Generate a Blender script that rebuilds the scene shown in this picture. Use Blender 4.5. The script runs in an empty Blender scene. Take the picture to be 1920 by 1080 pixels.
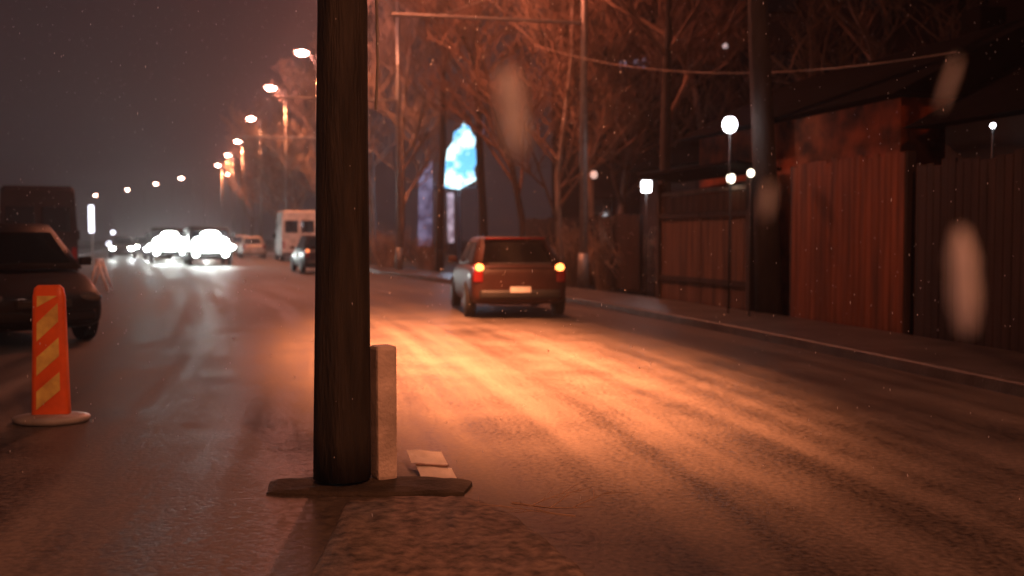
import bpy, bmesh, math, random
from mathutils import Vector, Matrix
random.seed(7)
PI = math.pi
sc = bpy.context.scene
COL = sc.collection

# ------------------------------------------------------------------ camera
F = 2000.0                      # focal length in photo pixels (1920 wide)
CH = 1.45                       # camera height
cam_d = bpy.data.cameras.new("camera"); cam = bpy.data.objects.new("camera", cam_d); COL.objects.link(cam)
cam_d.sensor_width = 36.0; cam_d.lens = 36.0*F/1920
cam.location = (0, 0, CH); cam.rotation_euler = (PI/2 - math.atan(95/F), 0, 0)
cam_d.clip_start = 0.05; cam_d.clip_end = 3000
cam_d.dof.use_dof = True; cam_d.dof.focus_distance = 5.5; cam_d.dof.aperture_fstop = 1.6
sc.camera = cam

# ------------------------------------------------------------------ night sky
w = bpy.data.worlds.new("World"); sc.world = w; w.use_nodes = True
nt = w.node_tree; bg = nt.nodes["Background"]
tc = nt.nodes.new("ShaderNodeTexCoord"); sx = nt.nodes.new("ShaderNodeSeparateXYZ")
cr = nt.nodes.new("ShaderNodeValToRGB")
nt.links.new(tc.outputs["Generated"], sx.inputs[0]); nt.links.new(sx.outputs["Z"], cr.inputs[0])
cr.color_ramp.elements[0].position = 0.0; cr.color_ramp.elements[0].color = (0.095, 0.056, 0.060, 1)
cr.color_ramp.elements[1].position = 0.35; cr.color_ramp.elements[1].color = (0.050, 0.028, 0.030, 1)
nt.links.new(cr.outputs[0], bg.inputs[0]); bg.inputs[1].default_value = 0.37
sc.view_settings.view_transform = 'Standard'; sc.view_settings.look = 'None'
sc.view_settings.gamma = 1; sc.view_settings.exposure = 0
sc.cycles.volume_bounces = 0; sc.cycles.max_bounces = 6
sc.cycles.volume_step_rate = 1.0
sc.cycles.sample_clamp_indirect = 4.0
SODIUM = (1.0, 0.305, 0.12)
HAZE = 0.0014

# ------------------------------------------------------------------ helpers
def tag(o, label=None, cat=None, group=None, kind=None):
    if label: o['label'] = label
    if cat: o['category'] = cat
    if group: o['group'] = group
    if kind: o['kind'] = kind
    return o

def empty(name, loc=(0, 0, 0), rz=0, label=None, cat=None, group=None):
    o = bpy.data.objects.new(name, None); COL.objects.link(o)
    o.location = loc; o.rotation_euler = (0, 0, rz); o.empty_display_size = 0.2
    return tag(o, label, cat, group)

def obj(name, bm, m, parent=None, smooth=False, loc=None):
    me = bpy.data.meshes.new(name)
    bmesh.ops.recalc_face_normals(bm, faces=bm.faces[:])
    bm.to_mesh(me); bm.free()
    ms = m if isinstance(m, (list, tuple)) else [m]
    for q in ms: me.materials.append(q)
    if smooth:
        for p in me.polygons: p.use_smooth = True
    o = bpy.data.objects.new(name, me); COL.objects.link(o)
    if parent: o.parent = parent
    if loc: o.location = loc
    return o

def copy_tree(o, parent=None):
    c = o.copy(); COL.objects.link(c); c.parent = parent
    for ch in [x for x in o.children]: copy_tree(ch, c)
    return c

def bx(bm, c, s, rz=0, bevel=0, rot=None, mi=0):
    M = Matrix.Translation(Vector(c)) @ (rot.to_4x4() if rot else Matrix.Rotation(rz, 4, 'Z')) @ Matrix.Diagonal((s[0], s[1], s[2], 1))
    r = bmesh.ops.create_cube(bm, size=1, matrix=M)
    vs = r['verts']
    fs = {f for v in vs for f in v.link_faces}
    for f in fs: f.material_index = mi
    if bevel > 0:
        es = list({e for v in vs for e in v.link_edges})
        bmesh.ops.bevel(bm, geom=es, offset=bevel, segments=2, affect='EDGES', profile=0.6)
    return bm

def cyl(bm, a, b, r1, r2=None, n=12, caps=True):
    a, b = Vector(a), Vector(b); r2 = r1 if r2 is None else r2
    d = b - a
    if d.length < 1e-6: return bm
    q = d.to_track_quat('Z', 'Y')
    M = Matrix.Translation((a+b)/2) @ q.to_matrix().to_4x4()
    bmesh.ops.create_cone(bm, cap_ends=caps, segments=n, radius1=r1, radius2=r2, depth=d.length, matrix=M)
    return bm

def tube(bm, pts, r, n=8):
    rr = r if isinstance(r, (list, tuple)) else [r]*len(pts)
    pts = [Vector(p) for p in pts]; rings = []
    up0 = None
    for i, p in enumerate(pts):
        t = (pts[min(i+1, len(pts)-1)] - pts[max(i-1, 0)]).normalized()
        if up0 is None:
            up0 = Vector((0, 0, 1)) if abs(t.z) < .9 else Vector((1, 0, 0))
        s = t.cross(up0)
        if s.length < 1e-4: s = t.orthogonal()
        s.normalize(); u = s.cross(t).normalized(); up0 = u
        rings.append([bm.verts.new(p + (s*math.cos(2*PI*k/n) + u*math.sin(2*PI*k/n))*rr[i]) for k in range(n)])
    for i in range(len(rings)-1):
        for k in range(n):
            bm.faces.new((rings[i][k], rings[i][(k+1) % n], rings[i+1][(k+1) % n], rings[i+1][k]))
    if n > 2:
        bm.faces.new(rings[0]); bm.faces.new(rings[-1][::-1])
    return bm

def loft(bm, rings, caps=True):
    rs = [[bm.verts.new(p) for p in r] for r in rings]
    n = len(rs[0])
    for i in range(len(rs)-1):
        for k in range(n):
            bm.faces.new((rs[i][k], rs[i][(k+1) % n], rs[i+1][(k+1) % n], rs[i+1][k]))
    if caps:
        bm.faces.new(rs[0][::-1]); bm.faces.new(rs[-1])
    return bm

def prism(bm, pts, off):
    """flat polygon pts extruded by vector off"""
    off = Vector(off); n = len(pts)
    a = [bm.verts.new(p) for p in pts]; b = [bm.verts.new(Vector(p)+off) for p in pts]
    bm.faces.new(a); bm.faces.new(b[::-1])
    for k in range(n): bm.faces.new((a[k], b[k], b[(k+1) % n], a[(k+1) % n]))
    return bm

def B(): return bmesh.new()

def mat(name, col, rough=0.6, metal=0, var=0.25, scale=6.0, bump=0.0, bscale=None, stretch=(1, 1, 1), coord="Object", coat=0, col2=None, spec=0.5):
    m = bpy.data.materials.new(name); m.use_nodes = True
    t = m.node_tree; p = t.nodes["Principled BSDF"]
    p.inputs["Roughness"].default_value = rough; p.inputs["Metallic"].default_value = metal
    p.inputs["Coat Weight"].default_value = coat; p.inputs["Specular IOR Level"].default_value = spec
    tcn = t.nodes.new("ShaderNodeTexCoord"); mp = t.nodes.new("ShaderNodeMapping"); mp.inputs["Scale"].default_value = stretch
    nz = t.nodes.new("ShaderNodeTexNoise"); nz.inputs["Scale"].default_value = scale; nz.inputs["Detail"].default_value = 6
    t.links.new(tcn.outputs[coord], mp.inputs[0]); t.links.new(mp.outputs[0], nz.inputs["Vector"])
    r = t.nodes.new("ShaderNodeValToRGB"); r.color_ramp.elements[0].position = .3; r.color_ramp.elements[1].position = .7
    a = tuple(c*(1-var) for c in col); b = tuple(min(1, c*(1+var)) for c in (col2 or col))
    r.color_ramp.elements[0].color = (*a, 1); r.color_ramp.elements[1].color = (*b, 1)
    t.links.new(nz.outputs[0], r.inputs[0]); t.links.new(r.outputs[0], p.inputs["Base Color"])
    if bump:
        n2 = t.nodes.new("ShaderNodeTexNoise"); n2.inputs["Scale"].default_value = bscale or scale*4; n2.inputs["Detail"].default_value = 5
        t.links.new(mp.outputs[0], n2.inputs["Vector"])
        bp = t.nodes.new("ShaderNodeBump"); bp.inputs["Strength"].default_value = bump; bp.inputs["Distance"].default_value = 0.02
        t.links.new(n2.outputs[0], bp.inputs["Height"]); t.links.new(bp.outputs[0], p.inputs["Normal"])
    return m

def emis(name, col, s):
    m = bpy.data.materials.new(name); m.use_nodes = True
    t = m.node_tree; p = t.nodes["Principled BSDF"]
    p.inputs["Base Color"].default_value = (*[c*.6 for c in col], 1)
    p.inputs["Emission Color"].default_value = (*col, 1); p.inputs["Emission Strength"].default_value = s
    return m

def glass(name, col=(0.012, 0.012, 0.015)):
    return mat(name, col, rough=0.06, var=.1, coat=.5)

M = {}
M['kerb'] = mat("kerb_stone", (.075, .066, .06), rough=.55, var=.4, scale=3, bump=.5, bscale=30)
M['pave'] = mat("wet_paving", (.075, .066, .06), rough=.42, var=.6, scale=1.6, bump=.5, bscale=26)
M['ground'] = mat("wet_earth", (.03, .025, .02), rough=.85, var=.5, scale=.8, bump=.6, bscale=9)
M['verge'] = mat("gritty_verge", (.20, .15, .115), rough=.85, var=.7, scale=16, bump=1.0, bscale=60)
M['polewood'] = mat("creosoted_wood", (.028, .023, .018), rough=.75, var=.7, scale=5, bump=.8, bscale=22, stretch=(3, 3, .35))
M['concrete'] = mat("pale_concrete", (.68, .58, .52), rough=.7, var=.3, scale=5, bump=.5, bscale=40)
M['galv'] = mat("galvanised_steel", (.30, .28, .27), rough=.45, metal=.4, var=.2, scale=8)
M['bark'] = mat("pale_bark", (.24, .19, .16), rough=.85, var=.45, scale=4, bump=.7, bscale=20, stretch=(1, 1, .3))
M['darkbark'] = mat("dark_bark", (.035, .026, .022), rough=.9, var=.5, scale=4, bump=.8, bscale=18, stretch=(1, 1, .3))
M['twig'] = mat("bare_twigs", (.34, .24, .18), rough=.8, var=.4, scale=1.5)
M['twigdark'] = mat("dark_twigs", (.17, .10, .07), rough=.85, var=.4, scale=1.5)
M['rubber'] = mat("rubber", (.012, .012, .012), rough=.85, var=.3)
M['blackpl'] = mat("black_plastic", (.02, .02, .02), rough=.5, var=.2)
M['chrome'] = mat("chrome_trim", (.6, .58, .56), rough=.15, metal=1, var=.1)
M['glass'] = glass("dark_glass")
M['rim'] = mat("alloy_rim", (.06, .06, .06), rough=.5, metal=.3, var=.2)
M['plate'] = mat("number_plate_white", (.75, .74, .70), rough=.4, var=.08, scale=20)
M['tar'] = mat("roof_sheet", (.006, .004, .004), rough=1, spec=.05, var=.4, scale=2, bump=.4, bscale=8)
def paint(name, c): return mat(name, c, rough=.5, metal=0, var=.3, scale=3, coat=.1, spec=.22)

# ------------------------------------------------------------------ street layout
KP = [(-12, 7.6), (0, 6.0), (5, 5.4), (9.6, 4.6), (15.8, 3.3), (22, 1.7), (30, -.8), (43, -5.4), (64, -12.8), (93, -22.4), (115, -29.5),
      (134, -35.5), (153, -42), (186, -56), (206, -66), (231, -80), (262, -98), (320, -135), (400, -190)]
def kx(y):
    if y <= KP[0][0]: return KP[0][1]
    for i in range(len(KP)-1):
        (y0, x0), (y1, x1) = KP[i], KP[i+1]
        if y <= y1:
            t = (y-y0)/(y1-y0)
            def sl(j):
                j0, j1 = max(0, j-1), min(len(KP)-1, j+1)
                return (KP[j1][1]-KP[j0][1])/(KP[j1][0]-KP[j0][0])
            m0, m1 = sl(i)*(y1-y0), sl(i+1)*(y1-y0)
            return (2*t**3-3*t*t+1)*x0+(t**3-2*t*t+t)*m0+(-2*t**3+3*t*t)*x1+(t**3-t*t)*m1
    return KP[-1][1]
def head(y): return math.atan2((kx(y+1)-kx(y-1)), 2.0)     # slope angle
def nrm(y):
    a = head(y); return Vector((math.cos(a), -math.sin(a), 0))
def edge(y, off): 
    n = nrm(y); return Vector((kx(y), y, 0)) + n*off
RW = 13.5

YS = [-12+i*1.0 for i in range(0, 75)] + [63+i*4.0 for i in range(0, 80)]
def strip(name, offs, mats, kind, label=None, cat=None):
    """offs: list of (offset from right kerb, z)"""
    bm = B(); uvl = bm.loops.layers.uv.new("UVMap"); rows = []
    L = 0; prev = None; Ls = []
    for y in YS:
        p = edge(y, 0)
        if prev is not None: L += (p-prev).length
        prev = p; Ls.append(L)
        rows.append([bm.verts.new(edge(y, o)+Vector((0, 0, z))) for o, z in offs])
    for i in range(len(rows)-1):
        for k in range(len(offs)-1):
            f = bm.faces.new((rows[i][k], rows[i][k+1], rows[i+1][k+1], rows[i+1][k]))
            for lp, (ii, kk) in zip(f.loops, ((i, k), (i, k+1), (i+1, k+1), (i+1, k))):
                lp[uvl].uv = (offs[kk][0]/10, Ls[ii]/10)
    o = obj(name, bm, mats); tag(o, label, cat, None, kind); return o

# road material: wet worn asphalt with wheel-track streaks along the street
def road_mat():
    m = bpy.data.materials.new("wet_asphalt"); m.use_nodes = True
    t = m.node_tree; p = t.nodes["Principled BSDF"]; N = t.nodes.new; Lk = t.links.new
    uv = N("ShaderNodeUVMap"); tcn = N("ShaderNodeTexCoord")
    mp = N("ShaderNodeMapping"); mp.inputs["Scale"].default_value = (28, 0.9, 1); Lk(uv.outputs[0], mp.inputs[0])
    n1 = N("ShaderNodeTexNoise"); n1.inputs["Scale"].default_value = 1.0; n1.inputs["Detail"].default_value = 4; Lk(mp.outputs[0], n1.inputs["Vector"])
    n2 = N("ShaderNodeTexNoise"); n2.inputs["Scale"].default_value = 1.1; n2.inputs["Detail"].default_value = 7; Lk(tcn.outputs["Object"], n2.inputs["Vector"])
    n3 = N("ShaderNodeTexNoise"); n3.inputs["Scale"].default_value = 30; n3.inputs["Detail"].default_value = 8; Lk(tcn.outputs["Object"], n3.inputs["Vector"])
    def mx(a, b, f, op='MIX'):
        q = N("ShaderNodeMath"); q.operation = op; return q
    a = N("ShaderNodeMath"); a.operation = 'MULTIPLY_ADD'; Lk(n1.outputs[0], a.inputs[0]); a.inputs[1].default_value = .50; 
    b = N("ShaderNodeMath"); b.operation = 'MULTIPLY_ADD'; Lk(n2.outputs[0], b.inputs[0]); b.inputs[1].default_value = .30; 
    c = N("ShaderNodeMath"); c.operation = 'MULTIPLY'; Lk(n3.outputs[0], c.inputs[0]); c.inputs[1].default_value = .55
    Lk(b.outputs[0], a.inputs[2]); Lk(c.outputs[0], b.inputs[2])
    r = N("ShaderNodeValToRGB"); e = r.color_ramp.elements
    e[0].position = .51; e[0].color = (.030, .025, .022, 1); e[1].position = .85; e[1].color = (.21, .18, .155, 1)
    Lk(a.outputs[0], r.inputs[0]); Lk(r.outputs[0], p.inputs["Base Color"])
    r2 = N("ShaderNodeMapRange"); r2.inputs[1].default_value = .60; r2.inputs[2].default_value = .88; r2.inputs[3].default_value = .46; r2.inputs[4].default_value = .85; p.inputs["Specular IOR Level"].default_value = .15
    Lk(a.outputs[0], r2.inputs[0]); Lk(r2.outputs[0], p.inputs["Roughness"])
    bp = N("ShaderNodeBump"); bp.inputs["Strength"].default_value = .28; bp.inputs["Distance"].default_value = .012
    Lk(n3.outputs[0], bp.inputs["Height"]); Lk(bp.outputs[0], p.inputs["Normal"])
    return m
M['road'] = road_mat()

bm = B(); bmesh.ops.create_grid(bm, x_segments=40, y_segments=40, size=290)
tag(obj("ground", bm, M['ground'], loc=(-70, 230, -0.03)), kind='structure')
strip("road", [(-RW, .004), (-10, .03), (-6.7, .05), (-3.5, .03), (0, .004)], M['road'], 'structure')
strip("pavement", [(.16, .125), (.9, .13), (1.7, .135)], M['pave'], 'structure')
strip("kerb", [(0, -.02), (.012, .115), (.03, .13), (.157, .13), (.159, -.02)], M['kerb'], 'structure')
strip("far_kerb", [(-RW-.16, -.02), (-RW-.15, .13), (-RW-.03, .13), (-RW-.012, .115), (-RW, -.02)], M['kerb'], 'structure')
strip("far_pavement", [(-RW-3.2, .12), (-RW-.165, .12)], M['pave'], 'structure')

# gritty verge in front and the low slab the pole stands on
def verge():
    bm = B()
    out = [(-.88, 5.62), (-.5, 5.72), (-.22, 5.68), (-.02, 5.38), (.12, 5.0), (.28, 4.5), (.6, 3.0), (.7, 1.0), (.7, -2), (-.9, -2), (-.86, 3), (-.84, 4.6)]  # pale patch cut along the pole's shadow edge, standing for lit ground
    rings = []
    cx, cy = -.4, 3.0
    for s, z in ((1.0, .03), (.985, .06), (.95, .072), (.8, .08), (.6, .085), (.35, .085)):
        rr = []
        for i in range(len(out)*8):
            k = i//8; f = (i % 8)/8
            a, b = out[k], out[(k+1) % len(out)]
            x, y = a[0]+(b[0]-a[0])*f, a[1]+(b[1]-a[1])*f
            j = .01*math.sin(i*.9+s*3)+random.uniform(-.008, .008)
            rr.append((cx+(x-cx)*(s+j*.4), cy+(y-cy)*(s+j*.4), z+random.uniform(-.003, .005)))
        rings.append(rr)
    loft(bm, rings)
    tag(obj("verge", bm, M['verge'], smooth=True), kind='structure')
    bm = B(); rings = []
    for s, z in ((1.0, .0), (.985, .062), (.9, .076), (.5, .082)):
        rings.append([(-.80+(.57*s)*math.copysign(abs(math.cos(a))**.4, math.cos(a))*(1+.03*math.sin(a*7)), 5.90+(.19*s)*math.copysign(abs(math.sin(a))**.4, math.sin(a))*(1+.04*math.sin(a*11)), z+.004*math.sin(a*5)*(z > .02)) for a in [2*PI*k/48 for k in range(48)]])
    loft(bm, rings)
    tag(obj("kerb_slab", bm, M['shadestone'], smooth=False), "low stone slab round the foot of the thick black pole, coloured dark as shadow", "slab")
M['shadestone'] = mat("shadow_dark_stone", (.06, .048, .036), rough=.9, var=.6, scale=4, bump=.8, bscale=30)  # stone coloured dark to stand for the shadow band below the pole
verge()

# ------------------------------------------------------------------ lamps
def spot(name, loc, target, col, watts, size=110, blend=1.0, r=.15, parent=None):
    d = bpy.data.lights.new(name, 'SPOT'); d.energy = watts; d.color = col
    d.spot_size = math.radians(size); d.spot_blend = blend; d.shadow_soft_size = r
    o = bpy.data.objects.new(name, d); COL.objects.link(o); o.location = loc
    o.rotation_euler = (Vector(target)-Vector(loc)).to_track_quat('-Z', 'Y').to_euler()
    if parent:
        o.parent = parent
    return o
def point(name, loc, col, watts, r=.1, parent=None):
    d = bpy.data.lights.new(name, 'POINT'); d.energy = watts; d.color = col; d.shadow_soft_size = r
    o = bpy.data.objects.new(name, d); COL.objects.link(o); o.location = loc
    if parent: o.parent = parent
    return o

M['lampglow'] = emis("sodium_diffuser", (1.0, .52, .40), 70)
def lamp_post(y, X, Y, h=11.6, arm=True, label="", group=None, off=.55):
    """post stands off the kerb; the lamp hangs at world (X,Y) height h"""
    n = nrm(y); t = empty("street_lamp", (0, 0, 0), 0, label, "street lamp", group)
    base = edge(y, off); base.z = .13; t.location = base
    rel = Vector((X, Y, 0)) - Vector((base.x, base.y, 0))
    bm = B(); cyl(bm, (0, 0, 0), (0, 0, h), .11, .07, 12); cyl(bm, (0, 0, 0), (0, 0, .9), .15, .14, 12)
    obj("pole", bm, M['galv'], t, True)
    bm = B(); tube(bm, [(0, 0, h-1.2), (rel.x*.25, rel.y*.25, h-.4), (rel.x*.6, rel.y*.6, h+.02), (rel.x*.93, rel.y*.93, h+.1)], .035, 8)
    obj("arm", bm, M['galv'], t, True)
    a = math.atan2(rel.y, rel.x)
    bm = B(); bx(bm, (rel.x, rel.y, h+.1), (.95, .34, .16), rz=a, bevel=.05)
    hd = obj("lamp_head", bm, M['galv'], t, True)
    bm = B(); bmesh.ops.create_uvsphere(bm, u_segments=16, v_segments=8, radius=1, matrix=Matrix.Translation((rel.x, rel.y, h+.0)) @ Matrix.Rotation(a, 4, 'Z') @ Matrix.Diagonal((.36, .22, .18, 1)))
    obj("diffuser", bm, M['lampglow'], hd, True)
    if arm:   # bracket carrying the trolley wire span
        bm = B(); q = -n*5.1
        tube(bm, [(0, 0, 6.9), (q.x, q.y, 6.8)], .045, 8)
        tube(bm, [(0, 0, 8.4), (q.x*.75, q.y*.75, 6.86)], .012, 5)
        for f in (.55, .8, .98):
            cyl(bm, (q.x*f, q.y*f, 6.8), (q.x*f, q.y*f, 6.6), .03, .03, 6)
        obj("bracket", bm, M['galv'], t)
    return t
lamps = [(27.5, -2.9, 27.5), (43.5, -7.3, 43.5), (60, -11.7, 60), (74, -16.6, 74), (93, -22.6, 93), (115, -29.4, 115), (134, -35.5, 134), (153, -42, 153), (174, -46.2, 174),
         (186, -57.5, 186), (206, -68.5, 206), (231, -83, 231), (262, -102, 262)]
names = ["galvanised street lamp post with wire bracket right of the dark car, nearest in the row",
 "lamp post whose wire bracket reaches behind the big black pole",
 "street lamp highest in the sky beside the black pole", "street lamp second down the slanting row of lit lamps", "street lamp third down the slanting row of lit lamps",
 "street lamp fourth down the slanting row of lit lamps", "street lamp fifth down the slanting row, small and pink", "street lamp sixth down the slanting row above the twigs",
 "small street lamp at the foot of the slanting row, closest to the trees", "street lamp just above the white headlight glare", "street lamp second from right in the low far row",
 "street lamp third from right in the low far row", "leftmost street lamp of the low far row above the parked van"]
for i, (y, X, Y) in enumerate(lamps):
    lamp_post(y, X, Y, arm=(i < 3), off=(1.95, 1.0, .6)[i] if i < 3 else .55, label=names[i], group="street lamps along the right kerb")
    W = (1500, 2600, 4500, 4500)[i] if i < 4 else 4500
    if i < 8: spot("street_light", (X, Y, 11.3), (X-.8, Y-.3, 0), SODIUM, W, 130, .9)
    if 1 <= i < 7: point("street_light", (X-.3, Y-.5, 11.25), (1.0, .30, .22), 800, .2)
# nearest lamps of the row, just outside the top of the frame
lamp_post(9.6, -.5, 11.8, arm=False, h=9.2, label="street lamp over the road beside the camera, out of the picture above", group="street lamps along the right kerb")
so = spot("street_light", (-.6, 11.8, 8.9), (-.5, 12.0, 0), SODIUM, 47000, 97, 1.0)
_z = (Vector((-.6, 11.8, 8.9))-Vector((-.45, 13.1, 0))).normalized(); _y = Vector((-.22, 1, 0)); _x = _y.cross(_z).normalized(); _y = _z.cross(_x)
so.matrix_world = Matrix.Translation((-.6, 11.8, 8.9)) @ Matrix((_x, _y, _z)).transposed().to_4x4() @ Matrix.Diagonal((.31, 1, 1, 1))
lamp_post(-4, 3.6, -4, arm=False, h=9.2, label="street lamp behind the camera", group="street lamps along the right kerb")
spot("street_light", (3.4, -4, 8.9), (0, 5, 0), SODIUM, 3200, 120, 1.0)
point("street_light", (-2.3, 26.9, 11.0), (1.0, .24, .12), 3000, .2)  # extra red light added near this lamp to brighten the branches

# ------------------------------------------------------------------ foreground pole
def big_pole():
    t = empty("utility_pole", (-.955, 5.95, .10), 0, "thick dark wooden utility pole standing close in front, left of the centre", "utility pole")
    bm = B(); rings = []
    for i in range(40):
        z = i*9.0/39; r = .160-.009*z
        rings.append([(.007*z+r*math.cos(2*PI*k/24)*(1+.02*math.sin(k*3+i*.4)), r*math.sin(2*PI*k/24)*(1+.02*math.sin(k*5+i*.7)), z) for k in range(24)])
    loft(bm, rings); obj("pole", bm, M['polewood'], t, True)
    # pale concrete stub strapped to its right
    bm = B(); bx(bm, (.225, .07, .36), (.12, .13, .76), rz=.5, bevel=.02)
    st = obj("concrete_stub", bm, M['concrete'], t); st['label'] = "pale concrete stub at the foot of the pole"
    bm = B(); tube(bm, [(.21, -.02, 2.75), (.215, -.02, 2.3), (.205, -.03, 2.05)], .009, 6)
    obj("cable", bm, M['galv'], t)
    return t
big_pole()

# crushed flat white carton by the pole
def litter():
    t = empty("crushed_carton", (-.50, 6.32, .055), -.25, "flattened white carton lying on the road beside the foot of the pole", "litter")
    def sheet(x0, x1, y0, y1, z0, dz, nm):
        bm = B(); n = 8
        g = [[bm.verts.new((x0+(x1-x0)*i/n + (y0+(y1-y0)*j/4)*-.5, y0+(y1-y0)*j/4, z0+dz*j/4+.003*math.sin(i*.9+j*1.3))) for j in range(5)] for i in range(n+1)]
        for i in range(n):
            for j in range(4): bm.faces.new((g[i][j], g[i+1][j], g[i+1][j+1], g[i][j+1]))
        r = bmesh.ops.solidify(bm, geom=bm.faces[:], thickness=.003)
        obj(nm, bm, M['card'], t)
    M['card'] = mat("white_card", (.88, .85, .8), rough=.6, var=.12, scale=9)
    M['cardprint'] = mat("card_print", (.22, .13, .09), rough=.6, var=.3, scale=20)
    sheet(-.08, .14, -.26, -.03, .005, .028, "lower_flap")
    sheet(-.11, .12, -.01, .22, .045, .03, "upper_flap")
    bm = B(); bx(bm, (.03, -.02, .04), (.2, .025, .01), rz=.0); obj("fold", bm, M['cardprint'], t)
litter()

# fallen bare twig lying in front
def twig():
    bm = B(); random.seed(11)
    def br(p, d, L, r, lv):
        pts = [p]; q = Vector(p)
        for i in range(4):
            d = (d+Vector((random.uniform(-.25, .25), random.uniform(-.25, .25), random.uniform(-.08, .1)))).normalized()
            q = q+d*L/4; q.z = max(.115, min(q.z, .2)); pts.append(q.copy())
        tube(bm, pts, [r*(1-.18*i) for i in range(5)], 5)
        if lv > 0:
            for k in range(3):
                br(pts[k+1], (d+Vector((random.uniform(-1, 1), random.uniform(-1, 1), .1))).normalized(), L*.55, r*.6, lv-1)
    br(Vector((.30, 5.0, .13)), Vector((-1, .1, 0)), .4, .005, 2)
    br(Vector((.0, 5.25, .13)), Vector((.9, -.5, 0)), .45, .006, 2)
    tag(obj("fallen_twig", bm, M['twig']), "bare forked twig lying on the gritty verge at the bottom of the picture", "twig")
twig()

# ------------------------------------------------------------------ striped road beacon
def beacon():
    t = empty("warning_beacon", (-3.52, 8.1, .043), .12, "orange and yellow striped plastic warning beacon on a pale round foot", "traffic beacon")
    M['orange'] = mat("orange_plastic", (.85, .14, .02), rough=.4, var=.2, scale=5)
    ys = mat("reflective_yellow", (.95, .62, .16), rough=.35, var=.35, scale=9)
    bm = B(); rings = []
    for z, wd, dp in ((.04, .142, .07), (.08, .138, .065), (.5, .128, .055), (.96, .117, .045), (1.02, .106, .035), (1.045, .08, .02)):
        pts = []
        for k in range(24):
            a = 2*PI*k/24; c, s = math.cos(a), math.sin(a)
            pts.append((wd*math.copysign(abs(c)**.5, c), dp*math.copysign(abs(s)**.5, s), z))
        rings.append(pts)
    loft(bm, rings); obj("body", bm, M['orange'], t, True)
    # stripes, slanted, clipped to the front panel, sitting just proud of the body
    bm = B()
    def clip(poly, hw):
        def cl(ps, s):
            o = []
            for i in range(len(ps)):
                a, b = ps[i], ps[(i+1) % len(ps)]; ia, ib = s*a[0] <= hw, s*b[0] <= hw
                if ia: o.append(a)
                if ia != ib:
                    f = (s*hw-a[0])/(b[0]-a[0]); o.append((s*hw, a[1]+(b[1]-a[1])*f))
            return o
        return cl(cl(poly, 1), -1)
    z = .10
    def dep(zz): return -(.0755-.03*zz)-.004
    while z < .9:
        poly = [(-.09, z), (.09, z+.15), (.09, z+.29), (-.09, z+.14)]
        poly = [(px_, min(.965, pz)) for px_, pz in poly]
        prism(bm, [(a*(1-.18*b_), dep(b_), b_) for a, b_ in poly], (0, .003, 0))
        z += .26
    obj("stripes", bm, ys, t)
    bm = B(); rings = [[(r*math.cos(2*PI*k/28), r*.8*math.sin(2*PI*k/28), z) for k in range(28)] for r, z in ((.27, 0), (.285, .03), (.275, .045), (.2, .055), (.12, .065))]
    loft(bm, rings); obj("foot", bm, mat("pale_rubber_foot", (.34, .33, .33), rough=.5, var=.3, scale=6), t, True)
beacon()

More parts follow.
